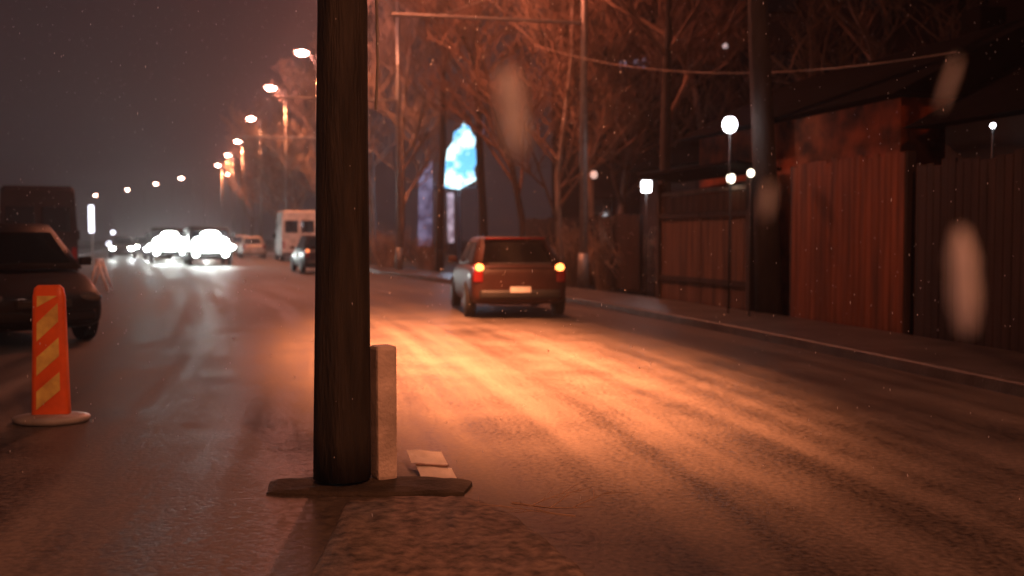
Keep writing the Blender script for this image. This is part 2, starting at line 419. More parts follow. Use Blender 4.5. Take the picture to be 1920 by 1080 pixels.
# ------------------------------------------------------------------ cars
def car(name, label, cat, loc, rz, col, W=1.7, L=4.0, H=1.43, kind="hatch", tail=None, headl=None, group=None, tall=0, bodymat=None):
    """+Y is forward"""
    t = empty(name, loc, rz, label, cat, group)
    P = bodymat or paint("paint_"+name, col)
    hw = W/2; hl = L/2
    belt = .93+tall*.35; top = H
    if kind == "sedan":
        prof = [(-hl, .80, .34, .70), (-hl+.06, .93, .26, .86), (-hl+.30, .98, .2, belt-.01), (-hl+.9, 1., .19, belt+.02), (-.3, 1., .18, belt), (hl-1.25, .99, .18, belt-.02), (hl-.55, .97, .2, belt-.12), (hl-.12, .90, .22, .70), (hl, .78, .3, .58)]
    else:
        prof = [(-hl, .84, .34, .78), (-hl+.05, .94, .26, belt-.04), (-hl+.22, .98, .2, belt), (-hl+.9, 1., .19, belt+.02), (-.3, 1., .18, belt), (hl-1.1, .99, .18, belt-.02), (hl-.5, .97, .2, belt-.12), (hl-.1, .90, .22, .72), (hl, .78, .3, .58)]
    rings = []
    for y, k, zb, zt in prof:
        x = hw*k; zm = zb+(zt-zb)*.52
        half = [(x*.86, zb), (x*.97, zb+.08), (x, zm), (x*.975, zt-.09), (x*.90, zt-.01), (x*.5, zt+.015)]
        rings.append([(a, y, b) for a, b in half] + [(-a, y, b) for a, b in half[::-1]])
    bm = B(); loft(bm, rings)
    body = obj("body", bm, P, t, True)
    md = body.modifiers.new("sub", 'SUBSURF'); md.levels = 1; md.render_levels = 2
    # greenhouse
    if kind == "sedan": yb0, yb1, yr0, yr1 = -hl+.62, hl-1.15, -hl+1.25, hl-1.95
    elif kind == "mpv": yb0, yb1, yr0, yr1 = -hl+.12, hl-.72, -hl+.3, hl-1.35
    else: yb0, yb1, yr0, yr1 = -hl+.12, hl-1.05, -hl+.74, hl-1.72
    xb, xr = hw*.90, hw*.69
    def ring(z, f):  # f 0 belt .. 1 roof
        x = xb+(xr-xb)*f; a = yb0+(yr0-yb0)*f; b = yb1+(yr1-yb1)*f; c = .10+.05*f
        return [(x, a+c, z), (x, b-c, z), (x*.9, b-.03, z), (0, b+.05, z), (-x*.9, b-.03, z), (-x, b-c, z), (-x, a+c, z), (-x*.9, a+.03, z), (0, a-.04, z), (x*.9, a+.03, z)]
    bm = B(); b0 = belt-.04
    rr = [ring(b0+(top-b0)*f*.95, f) for f in (0, .5, .92)]
    rr.append([(x*.97, y*.985, top-.022) for x, y, z in ring(0, 1)])
    rr.append([(x*.80, y*.93, top) for x, y, z in ring(0, 1)])
    loft(bm, rr); obj("cabin", bm, P, t, True)
    def pane(nm, cs, off, mt):
        bm = B(); prism(bm, [Vector(c)+Vector(off)*2.2 for c in cs], [-o*2 for o in off]); return obj(nm, bm, mt, t)
    h = top-b0
    def P3(side, f, yy=None):   # side point
        return xb+(xr-xb)*f, b0+h*f*.95
    f0, f1 = .14, .84
    g = M['glass']
    for s in (1, -1):
        nm = "side_window"
        ya0, ya1 = yb0+(yr0-yb0)*f0+.22, yb0+(yr0-yb0)*f1+.2
        yz0, yz1 = yb1+(yr1-yb1)*f0-.22, yb1+(yr1-yb1)*f1-.2
        mid = (ya0+yz0)/2-.05
        (x0, z0), (x1, z1) = P3(s, f0), P3(s, f1)
        pane(nm, [(s*x0, ya0, z0), (s*x0, mid-.05, z0), (s*x1, mid-.05, z1), (s*x1, ya1, z1)], (s*.006, 0, .002), g)
        pane(nm, [(s*x0, mid+.05, z0), (s*x0, yz0, z0), (s*x1, yz1, z1), (s*x1, mid+.05, z1)], (s*.006, 0, .002), g)
        m_ = B(); bx(m_, (s*(hw*.97+.07), yb1-.35, belt+.06), (.17, .1, .12), bevel=.03); obj("mirror", m_, P, t, True)
    def yat(f, rear): return (yb0+(yr0-yb0)*f) if rear else (yb1+(yr1-yb1)*f)
    for rear in (True, False):
        s = -1 if rear else 1
        bm = B()
        def row(f):
            x = (xb+(xr-xb)*f)*.82; z = b0+h*f*.95; y = yat(f, rear)
            return [(-x, y+s*(-.012+.01), z), (-x*.5, y+s*.028, z), (0, y+s*.056, z), (x*.5, y+s*.028, z), (x, y+s*(-.002), z)]
        a, b = row(f0), row(f1)
        a = [Vector(q)+Vector((0, s*.006, .0)) for q in a]; b = [Vector(q)+Vector((0, s*.006, 0)) for q in b]
        va = [bm.verts.new(q) for q in a]; vb = [bm.verts.new(q) for q in b]
        for k in range(4): bm.faces.new((va[k], va[k+1], vb[k+1], vb[k]))
        bmesh.ops.solidify(bm, geom=bm.faces[:], thickness=.004)
        obj("rear_window" if rear else "windscreen", bm, g, t, True)
    # wheels
    for sx_ in (1, -1):
        for yy in (-hl+.72, hl-.82):
            bm = B(); cyl(bm, (sx_*(hw-.17), yy, .31), (sx_*(hw+.005), yy, .31), .31, .31, 24); bmesh.ops.bevel(bm, geom=bm.edges[:], offset=.015, segments=1, affect='EDGES')
            wh = obj("wheel", bm, M['rubber'], t, False)
            bm = B(); cyl(bm, (sx_*(hw-.02), yy, .31), (sx_*(hw+.014), yy, .31), .20, .17, 16)
            obj("rim", bm, M['rim'], wh)
    # rear trim
    bm = B(); bx(bm, (0, -hl-.01, .42), (W*.80, .10, .15), bevel=.04); obj("rear_bumper", bm, M['blackpl'] if kind != "sedan" else P, t, True)
    bm = B(); bx(bm, (0, hl-.03, .40), (W*.74, .10, .16), bevel=.04); obj("front_bumper", bm, P, t, True)
    bm = B(); bx(bm, (0, hl+.0, .57), (W*.38, .05, .09), bevel=.01); obj("grille", bm, M['blackpl'], t)
    bm = B(); bx(bm, (0, -hl-.064, .50), (.36, .012, .10), bevel=.003); obj("number_plate", bm, M['plate'], t)
    tm = tail or M['taildull']
    for s in (1, -1):
        bm = B(); bmesh.ops.create_uvsphere(bm, u_segments=14, v_segments=8, radius=1, matrix=Matrix.Translation((s*hw*.80, -hl+.02, .88)) @ Matrix.Diagonal((.085, .05, .07, 1))); tl = obj("tail_light", bm, tm, t, True)
        bm = B(); bx(bm, (s*hw*.82, -hl+.045, .78), (.17, .10, .32), bevel=.03); obj("lens_housing", bm, M['taildull'], tl, True)
        bm = B(); bmesh.ops.create_uvsphere(bm, u_segments=14, v_segments=8, radius=1, matrix=Matrix.Translation((s*hw*.68, hl-.10, .63)) @ Matrix.Diagonal((.17, .075, .075, 1)))
        obj("headlight", bm, headl or M['lensdull'], t, True)
    return t
M['taildull'] = mat("unlit_tail_lens", (.22, .01, .01), rough=.2, var=.1)
M['lensdull'] = mat("unlit_head_lens", (.08, .08, .08), rough=.1, var=.1)
M['amber'] = emis("lit_amber_tail_light", (1.0, .27, .06), 6)
M['redlit'] = emis("lit_red_tail_light", (1.0, .25, .08), 2)
M['headlit'] = emis("lit_headlight", (.92, 1.0, .97), 450)

def carh(y): return math.pi*0 + (-head(y))     # heading along street: rotate about z

mc = car("dark_car", "dark red-brown hatchback driving away with amber tail lights lit", "car", (-.16, 20.5, .045), .15, (.04, .014, .010), W=1.78, L=4.0, H=1.42, tail=M['amber'])
bm = B(); bx(bm, (0, -1.34, 1.385), (1.10, .20, .03), bevel=.01); obj("spoiler", bm, M['taildull'], mc)
bm = B(); bx(bm, (0, -2.03, .955), (1.1, .02, .03), bevel=.005); obj("trim_strip", bm, M['chrome'], mc)

bc = car("distant_car", "dark car with glowing amber tail light half hidden behind the black pole", "car", (-7.95, 43.5, .045), .33, (.02, .012, .012), W=1.7, L=4.2, H=1.5, tail=M['redlit'])

# white van further down + cars on the right lane
def van(name, label, loc, rz, col, W=2.0, L=5.2, H=2.5, rear_light=None, group=None, cat="van"):
    t = empty(name, loc, rz, label, cat, group); P = paint("paint_"+name, col); hw, hl = W/2, L/2
    bm = B()
    sec = [(-hl, .35, H-.12), (-hl+.06, .32, H), (hl-1.6, .30, H), (hl-1.15, .30, H-.15), (hl-.65, .3, 1.25), (hl-.08, .32, 1.0), (hl, .4, .8)]
    rings = []
    for y, zb, zt in sec:
        half = [(hw*.92, zb), (hw, zb+.1), (hw, zb+(zt-zb)*.5), (hw*.94, zt-.08), (hw*.84, zt)]
        rings.append([(a, y, b) for a, b in half]+[(-a, y, b) for a, b in half[::-1]])
    loft(bm, rings); obj("body", bm, P, t)
    for s in (1, -1):
        bm = B(); bx(bm, (s*.45*hw, -hl-.006, H*.68), (W*.36, .012, H*.24), bevel=.003); obj("rear_window", bm, M['glass'], t)
        bm = B(); bx(bm, (s*(hw*.90), -hl-.01, .95), (.12, .03, .4), bevel=.008); obj("tail_light", bm, rear_light or M['taildull'], t)
        bm = B(); bx(bm, (s*(hw+.10), hl-1.1, 1.5), (.2, .08, .3), bevel=.03); obj("mirror", bm, M['blackpl'], t)
        bm = B(); bx(bm, (s*(hw*.97+.012), hl-1.45, H*.66), (.012, .8, H*.2)); obj("side_window", bm, M['glass'], t)
        for yy in (-hl+.9, hl-.85):
            bm = B(); cyl(bm, (s*(hw-.2), yy, .34), (s*(hw+.01), yy, .34), .34, .34, 20); wh = obj("wheel", bm, M['rubber'], t)
            bm = B(); cyl(bm, (s*(hw), yy, .34), (s*(hw+.022), yy, .34), .2, .18, 14); obj("rim", bm, M['rim'], wh)
    bm = B(); bm2 = prism(bm, [(-hw*.8, hl-1.09, H-.22), (hw*.8, hl-1.09, H-.22), (hw*.82, hl-.68, 1.32), (-hw*.82, hl-.68, 1.32)], (0, .02, .012)); obj("windscreen", bm, M['glass'], t)
    bm = B(); bx(bm, (0, -hl-.03, .42), (W*.95, .1, .16), bevel=.03); obj("rear_bumper", bm, M['blackpl'], t)
    bm = B(); bx(bm, (0, -hl-.02, .7), (.5, .02, .12)); obj("number_plate", bm, M['plate'], t)
    return t
van("white_van", "white high-roofed van standing just left of the black pole", (-13.4, 66, .05), .30, (.5, .45, .42), H=3.0, W=2.1)
for i, (y, off, c, lb) in enumerate([(76, -1.7, (.5, .45, .4), "pale car parked on the right kerb beyond the white van"),
        (88, -1.7, (.6, .55, .5), "second pale parked car beyond the white van, with a taller roof"),
        (99, -1.8, (.35, .3, .25), "beige car in the line of cars nearer the white glare"),
        (111, -1.9, (.5, .5, .5), "farthest small car at the right edge of the white glare")]):
    p = edge(y, off); p.z = .02
    car("parked_car", lb, "car", p, -head(y), c, H=1.5+.1*(i == 1), kind="hatch" if i % 2 else "sedan", L=4.2, group="cars standing along the right kerb far off")

# oncoming cars with headlights on
onc = [(71, -5.6, "oncoming car with dazzling headlights, close behind the right minibus"), (72, -8.0, "oncoming car with dazzling headlights, close behind the left minibus"), (78, -10.3, "second oncoming car with dazzling headlights, on the left of the glare"), (80, -6.3, "oncoming car with headlights on, at the right of the glare"),
       (90, -9.0, "oncoming car with headlights on, in the middle of the glare"), (104, -6.7, "oncoming car with headlights on, behind the middle of the glare"), (98, -9.4, "oncoming car with headlights on, left of the middle of the glare"), (84, -5.2, "oncoming car with headlights on, at the far right end of the glare"), (124, -8.2, "farthest oncoming car with headlights on")]
for i, (y, off, lb) in enumerate(onc):
    p = edge(y, off); p.z = .045
    a = -head(y)
    t = car("oncoming_car", lb, "car", p, a+PI, (.08, .08, .09), kind="sedan" if i % 2 else "hatch", L=4.3, H=1.48, headl=M['headlit'], group="oncoming cars with headlights on")
    fw = Vector((math.sin(-(a+PI)), math.cos(a+PI), 0))
    for s in (1, -1):
        rt = Vector((fw.y, -fw.x, 0))
        pp = p+fw*2.25+rt*(s*.6)+Vector((0, 0, .63))
        spot("headlamp", pp, pp+fw*30+Vector((0, 0, -.6)), (.93, 1.0, .95), 500, 18, .9, r=.08)

M['busglare'] = emis("bus_lamp_glare", (.90, 1.0, .97), 45)
def bus(y, off, label, L=6, H=1.95, W=2.1):  # minibus added to carry the upper part of the headlight glare
    p = edge(y, off); p.z = .045
    t = van("glare_minibus", label, p, -head(y)+PI, (.03, .03, .03), W=W, L=L, H=H, cat="minibus")
    for z, rx, rz_, yo in ((.92, 1.18, .24, .02), (1.22, .85, .26, -.06), (1.52, .45, .20, -.25)):
        bm = B(); bmesh.ops.create_uvsphere(bm, u_segments=24, v_segments=12, radius=1, matrix=Matrix.Translation((0, L/2+yo, z)) @ Matrix.Diagonal((rx, .12, rz_, 1))); obj("glare_blob", bm, M['busglare'], t, True)  # glowing ellipsoids added to fill out the glare
    for x in (-.7, .7):
        bm = B(); bmesh.ops.create_uvsphere(bm, u_segments=12, v_segments=8, radius=.15, matrix=Matrix.Translation((x, L/2, .6))); obj("headlight", bm, M['busglare'], t, True)
    bf = Vector((math.sin(head(y)-PI), math.cos(head(y)-PI), 0))
    spot("headlamp", p+bf*(L/2+.4)+Vector((0, 0, 1.2)), p+bf*40+Vector((0, 0, .9)), (.93, 1.0, .95), 350, 16, .9, r=.3)  # single beam added for the halo in the haze
bus(57, -5.7, "added minibus whose glowing shapes form the middle of the white glare")
bus(64, -7.4, "second added minibus with glowing glare shapes, just left of the brighter one")

# parked dark people carrier and van on the left
car("people_carrier", "dark people carrier parked at the left edge behind the beacon", "car", (-7.45, 15.2, .026), PI+.75, (.006, .004, .005), W=1.8, L=4.3, H=1.62, kind="mpv", tall=.3)
van("dark_van", "dark high van parked behind the people carrier at the left", (-14.1, 31.8, .02), .42, (.02, .015, .017), W=2.0, L=5, H=2.85)

# white trestle beside the parked carrier
def trestle():
    t = empty("trestle", (-10.9, 28.2, .02), .2, "small white A-shaped trestle standing beyond the nose of the parked people carrier", "trestle")
    wm = mat("white_painted_metal", (.8, .76, .72), rough=.4, var=.15)
    for yy in (-.35, .35):
        for s in (1, -1):
            bm = B(); cyl(bm, (s*.25, yy, 0), (0, yy, .82), .03, .03, 8); obj("leg", bm, wm, t, True)
    bm = B(); bx(bm, (0, 0, .84), (.08, .9, .06), bevel=.008); obj("top_bar", bm, wm, t)
trestle()

# tall thin white lit sign on the left pavement, far
def light_sign(name, label, loc, w_, h_, z0, em, cat="sign"):
    t = empty(name, loc, 0, label, cat)
    bm = B(); bx(bm, (0, 0, z0+h_/2), (w_, .18, h_), bevel=.02); obj("lit_panel", bm, em, t)
    bm = B(); cyl(bm, (0, .06, 0), (0, .06, z0+.1), .05, .05, 8); bx(bm, (0, .13, z0+h_/2), (w_+.08, .08, h_+.1)); obj("post", bm, M['galv'], t)
    return t
M['whitelit'] = emis("cold_white_light", (.86, .86, 1.0), 5)
light_sign("lit_column", "slim white lit column above the parked vehicles at the left", (-25.2, 64, 0), .22, 1.6, 1.75, M['whitelit'], "lit sign")
for px_, py_, dd, lb in ((205, 457, 75, "small bluish-white light low beside the parked people carrier"), (213, 436, 88, "tiny bluish light just above the other small light at the left")):
    X = (px_-960)/F*dd; Z = CH+(445-py_)/F*dd
    t = empty("far_vehicle_light", (X, dd, 0), 0, lb, "light")  # lights of far vehicles, built as globes on added posts
    bm = B(); cyl(bm, (0, 0, 0), (0, 0, max(.3, Z-.12)), .05, .05, 10); obj("post", bm, M['galv'], t)
    bm = B(); bmesh.ops.create_uvsphere(bm, u_segments=12, v_segments=8, radius=.17, matrix=Matrix.Translation((0, 0, Z))); obj("globe", bm, M['whitelit'], t, True)

# ------------------------------------------------------------------ right side: fences, house, block
def along(y, off): return edge(y, off)
def plank_fence(name, label, y0, y1, off, h, m, post_m, zb=.12, pitch=.16, cat="fence", lean=0):
    t = empty(name, along(y0, off), 0, label, cat); o0 = along(y0, off)
    a, b = along(y0, off)-o0, along(y1, off)-o0
    d = (b-a); Ln = d.length; d.normalize(); ang = math.atan2(d.y, d.x); bm = B()
    n = int(Ln/pitch)
    for i in range(n):
        p = a+d*(pitch*(i+.5)); hh = h+random.uniform(-.04, .05)
        bx(bm, (p.x, p.y, zb+hh/2), (pitch-.014, .022+random.uniform(0, .008), hh), rz=ang)
    obj("planks", bm, m, t)
    bk = Vector((-d.y, d.x, 0)); 
    if bk.x < 0: bk = -bk
    bm = B(); c = (a+b)/2+bk*.045
    for z in (.45, h-.3): bx(bm, (c.x, c.y, zb+z), (Ln, .05, .09), rz=ang)
    obj("rails", bm, post_m, t)
    k = max(2, int(Ln/2.5)+1)
    for i in range(k):
        p = a+(b-a)*(i/(k-1))+bk*.06
        bm = B(); bx(bm, (p.x, p.y, zb+h/2), (.11, .13, h+.02), rz=ang, bevel=.01); obj("post", bm, post_m, t)
    return t
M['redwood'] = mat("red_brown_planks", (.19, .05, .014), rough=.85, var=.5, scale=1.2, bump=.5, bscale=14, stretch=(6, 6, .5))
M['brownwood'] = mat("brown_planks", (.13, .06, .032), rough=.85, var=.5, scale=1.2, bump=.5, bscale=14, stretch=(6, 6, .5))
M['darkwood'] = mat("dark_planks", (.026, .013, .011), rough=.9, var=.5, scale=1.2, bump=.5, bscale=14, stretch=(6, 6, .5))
M['plaster'] = mat("dull_plaster", (.04, .024, .02), rough=.85, var=.4, scale=.7, bump=.3, bscale=12)
M['redglowwall'] = mat("red_glow_plaster", (.20, .042, .010), rough=.9, var=.85, scale=2.2, bump=.3, bscale=12)  # red glow of the street lamps put into the wall colour
M['darkwall'] = mat("dark_render", (.035, .022, .024), rough=.9, var=.4, scale=.25)  # dark tone also keeps the added blocks blacker than the sky

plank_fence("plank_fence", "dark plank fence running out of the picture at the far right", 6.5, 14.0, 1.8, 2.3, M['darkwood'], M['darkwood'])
plank_fence("plank_fence", "tall red-brown plank fence below the house wall with the red glow", 14.3, 17.4, 1.8, 2.5, M['redwood'], M['darkwood'])
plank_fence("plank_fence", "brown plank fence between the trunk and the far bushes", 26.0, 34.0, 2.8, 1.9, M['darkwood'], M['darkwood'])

# brown gate with a small canopy roof
def gate():
    y0, y1 = 18.7, 22.6; o0 = along(y0, 1.75); b = along(y1, 1.75)-o0; L_ = b.length; d = b.normalized(); ang = math.atan2(d.y, d.x)
    t = empty("wooden_gate", o0, ang, "brown plank gate under a thin sloping canopy, left of the big dark trunk", "gate")
    for s, (xa, xb_) in enumerate(((0.08, L_/2-.02), (L_/2+.02, L_-.08))):
        bm = B(); n = int((xb_-xa)/.14)
        for i in range(n): bx(bm, (xa+(i+.5)*(xb_-xa)/n, 0, .12+1.1), ((xb_-xa)/n-.012, .03+random.uniform(0, .008), 2.15))
        lf = obj("gate_leaf", bm, M['brownwood'], t)
        for zc in (.6, 1.9):
            bm = B(); bx(bm, ((xa+xb_)/2, .04, zc), (xb_-xa, .03, .1)); obj("crossbar", bm, M['darkwood'], lf)
    for x in (0, L_): 
        bm = B(); bx(bm, (x, 0, 1.35), (.15, .15, 2.5), bevel=.015); obj("post", bm, M['plaster'], t)
    bm = B(); bx(bm, (L_/2, -.0, 2.36), (L_-.16, .06, .08)); obj("lintel", bm, M['bark'], t)
    bm = B(); R = Matrix.Rotation(.14, 3, 'X'); bx(bm, (L_/2, 0, 2.72), (L_+.5, .9, .05), rot=R); obj("canopy", bm, M['tar'], t)
    for x in (.0, L_):
        bm = B(); cyl(bm, (x, -.05, 2.55), (x, -.05, 2.68), .03, .03, 6); obj("bracket", bm, M['galv'], t)
gate()

def house(name, label, c, sz, rz, wallm, roofh, over=.4, cat="house", wins=()):
    t = empty(name, c, rz, label, cat); w_, d_, h_ = sz
    bm = B(); bx(bm, (0, 0, h_/2), (w_, d_, h_)); obj("wall", bm, wallm, t)
    bm = B(); e = w_/2+over; f = d_/2+over
    v = [(-e, -f, h_-.05), (e, -f, h_-.05), (e, f, h_-.05), (-e, f, h_-.05), (-e, 0, h_+roofh), (e, 0, h_+roofh)]
    vs = [bm.verts.new(p) for p in v]
    for q in ((0, 1, 5, 4), (2, 3, 4, 5), (0, 4, 3), (1, 2, 5), (0, 3, 2, 1)): bm.faces.new([vs[i] for i in q])
    rf = obj("roof", bm, M['tar'], t)
    bm = B(); bx(bm, (w_*.25, .5, h_+roofh*.9), (.5, .5, 1.2)); obj("chimney", bm, M['tar'], rf)
    for (x, z, a, b) in wins:
        bm = B(); bx(bm, (x, -d_/2-.02, z), (a+.14, .06, b+.14)); fr = obj("window", bm, M['bark'], t)
        bm = B(); bx(bm, (x, -d_/2-.052, z), (a, .02, b)); obj("pane", bm, M['glass'], fr)
    return t
ang = math.atan2(1, -.26)      # wall direction roughly along the street
p = along(17.0, 5.2)
house("red_glow_house", "low house with red lamp glow painted on its wall and a dark sheet roof, behind the red-brown fence", (7.0, 19.7, 0), (7, 4.5, 3.55), ang+PI, M['redglowwall'], 1.25, wins=((-1.6, 1.9, .9, 1.1), (1.4, 1.9, .9, 1.1)))
house("dark_house", "dark low house with a shallow roof at the far right behind the fence", (9.3, 11.3, 0), (8, 5, 3.0), ang+PI, M['plaster'], 1.4, wins=((0, 1.9, 1, 1.2),))
house("far_house", "small dull house behind the gate and the bare trees", (8.2, 31, 0), (9, 6, 3.6), ang+PI, M['plaster'], 1.8, wins=((-2, 2, 1, 1.2), (2, 2, 1, 1.2)))

# apartment blocks added behind the trees to darken the sky there
def block(label, c, sz, rz, nx, nz, signed=False):
    t = empty("backdrop_block", c, rz, label, "apartment block"); w_, d_, h_ = sz
    bm = B(); bx(bm, (0, 0, h_/2), (w_, d_, h_)); obj("wall", bm, M['darkwall'], t)
    bm = B(); bx(bm, (0, 0, h_+.15), (w_+.4, d_+.4, .3)); obj("parapet", bm, M['darkwall'], t)
    for i in range(nx):
        for j in range(nz):
            x = -w_/2+(i+.5)*w_/nx; z = 2+(j)*(h_-2)/nz+.4
            bm = B(); bx(bm, (x, -d_/2-.02, z), (1.5, .06, 1.5)); fr = obj("window", bm, M['tar'], t)
            bm = B(); bx(bm, (x, -d_/2-.055, z), (1.3, .02, 1.3)); obj("pane", bm, M['glass'], fr)
    return t
block("dark apartment block added behind the trees above the gate to black out the sky", (19, 50, 0), (34, 12, 26), -.06, 9, 8)
block("dark wide block added at the right edge behind the houses to black out the sky", (28, 26, 0), (22, 12, 20), -1.1, 6, 6)
# faint sign on the block
t = empty("roof_sign", ((1190-960)/F*43.6, 43.0, 0), -.06, "small faint violet-white sign on the dark block above the trees", "sign")
bm = B(); bx(bm, (0, .03, 8.3), (1.75, .08, .85), bevel=.01); obj("board", bm, M['darkwall'], t)
bm = B(); x = -.68
for k, hgt in enumerate((.24, .34, .24, .3, .24, .36, .28, .38)):
    bx(bm, (x, -.03, 8.3-.1+hgt/2), (.05, .02, hgt)); bx(bm, (x+.07, -.03, 8.3-.1+hgt), (.1, .02, .05)); x += .185
obj("lettering", bm, emis("dim_violet_letters", (.62, .5, .72), .45), t)

# ------------------------------------------------------------------ white lights on the right
M['white2'] = emis("white_lantern", (.93, .93, 1.0), 16)
M['warm2'] = emis("warm_lamp", (1.0, .86, .66), 5)
def lantern(px_, py_, dd, r, m, label, square=False, postx=0, name="lantern", watts=0, hang=None):
    X = (px_-960)/F*dd; Z = CH+(445-py_)/F*dd
    t = empty(name, (X, dd, 0), 0, label, "lamp")
    bm = B(); cyl(bm, (0, 0, 0), (0, 0, Z-r), .014, .012, 8); obj("post", bm, M['blackpl'], t, True)
    bm = B()
    if square: bx(bm, (0, 0, Z), (r*1.7, r*1.7, r*2.1), bevel=.02)
    else: bmesh.ops.create_uvsphere(bm, u_segments=16, v_segments=10, radius=r, matrix=Matrix.Translation((0, 0, Z)) @ Matrix.Diagonal((1, 1, 1.15, 1)))
    obj("globe", bm, m, t, not square)
    bm = B(); cyl(bm, (0, 0, Z+r*.95), (0, 0, Z+r*1.3), r*.6, r*.2, 12); obj("cap", bm, M['blackpl'], t)
    if watts: point("lantern_light", (X, dd-.35, Z), (.9, .92, 1), watts, .15)
    return t
lantern(1366, 235, 18.4, .125, M['white2'], "brightest white globe lamp, above the gate and left of the big trunk")
lantern(1211, 350, 26.5, .13, M['white2'], "square white lantern on a thin post among the bare trees", square=True)
lantern(1369, 335, 19.6, .08, M['warm2'], "warm white lamp over the gate, the left one of the pair")
lantern(1406, 325, 17.9, .06, M['warm2'], "smaller warm lamp over the gate, the right one of the pair")
lantern(1856, 237, 13.0, .03, M['white2'], "small white lamp at the far right over the dark fence")
lantern(1356, 90, 30.0, .07, emis("dim_lamp", (.8, .6, .6), .8), "tiny dim lamp high above the gate")
lantern(1113, 328, 29.0, .10, emis("dim_pink_lamp", (.9, .55, .45), .9), "tiny dull pink lamp on the post right of the dark car")

# ------------------------------------------------------------------ pale blue lit display
def display():
    D = 58.0
    t = empty("lit_display", ((862-960)/F*D, D, 0), 0, "tall tapering display glowing pale blue and violet among the trees", "lit display")
    def X(px_): return (px_-862)/F*D
    def Z(py_): return CH+(445-py_)/F*D
    # procedural patchy cyan light
    m = bpy.data.materials.new("pale_blue_screen"); m.use_nodes = True; tt = m.node_tree; p = tt.nodes["Principled BSDF"]
    tcn = tt.nodes.new("ShaderNodeTexCoord"); nz = tt.nodes.new("ShaderNodeTexNoise"); nz.inputs["Scale"].default_value = 1.3; nz.inputs["Detail"].default_value = 3
    r = tt.nodes.new("ShaderNodeValToRGB"); e = r.color_ramp.elements; e[0].position = .44; e[0].color = (.06, .30, .55, 1); e[1].position = .60; e[1].color = (.72, 1, 1, 1)
    tt.links.new(tcn.outputs["Object"], nz.inputs["Vector"]); tt.links.new(nz.outputs[0], r.inputs[0]); tt.links.new(r.outputs[0], p.inputs["Emission Color"]); p.inputs["Emission Strength"].default_value = 2.3
    p.inputs["Base Color"].default_value = (.1, .2, .25, 1)
    bm = B(); prism(bm, [(X(a), -.25, Z(b)) for a, b in ((830, 352), (862, 356), (893, 338), (889, 318), (899, 296), (890, 276), (894, 262), (884, 250), (880, 236), (871, 230), (864, 243), (852, 250), (850, 268), (840, 282), (836, 310))], (0, .1, 0)); obj("screen", bm, m, t)
    def glow(nm, c0, c1, st):
        q = bpy.data.materials.new(nm); q.use_nodes = True; a = q.node_tree; b = a.nodes["Principled BSDF"]
        c_ = a.nodes.new("ShaderNodeTexCoord"); n_ = a.nodes.new("ShaderNodeTexNoise"); n_.inputs["Scale"].default_value = 1.6; n_.inputs["Detail"].default_value = 5
        r_ = a.nodes.new("ShaderNodeValToRGB"); r_.color_ramp.elements[0].position = .38; r_.color_ramp.elements[0].color = (*c0, 1); r_.color_ramp.elements[1].position = .62; r_.color_ramp.elements[1].color = (*c1, 1)
        a.links.new(c_.outputs["Object"], n_.inputs["Vector"]); a.links.new(n_.outputs[0], r_.inputs[0]); a.links.new(r_.outputs[0], b.inputs["Emission Color"])
        b.inputs["Emission Strength"].default_value = st; b.inputs["Base Color"].default_value = (.05, .05, .07, 1); return q
    vm = glow("violet_side_light", (.08, .05, .12), (.42, .36, .62), .42)
    bm = B(); prism(bm, [(X(a), -.1, Z(b)) for a, b in ((784, 462), (810, 462), (812, 300), (798, 318), (786, 340))], (0, .12, 0)); obj("side_panel", bm, vm, t)
    bm = B(); prism(bm, [(X(a), -.1, Z(b)) for a, b in ((896, 262), (906, 262), (908, 236), (901, 206), (893, 206), (893, 240))], (0, .12, 0)); obj("side_panel", bm, vm, t)
    bm = B(); prism(bm, [(X(a), -.1, Z(b)) for a, b in ((840, 455), (851, 455), (851, 362), (839, 362))], (0, .12, 0)); obj("base_panel", bm, glow("pink_violet_light", (.14, .07, .10), (.60, .46, .56), .9), t)
    for q in (800, 860, 899):
        bm = B(); bx(bm, (X(q), .25, 3.7), (.25, .2, 7.4)); obj("frame_post", bm, M['darkwall'], t)
    bm = B(); bx(bm, (X(858), .45, 4.2), (X(899)-X(800), .15, .25)); obj("frame_beam", bm, M['darkwall'], t)
    lp = point("display_light", (t.location.x, D-2.5, 4.5), (.5, .7, 1.0), 260, 1.0)
display()

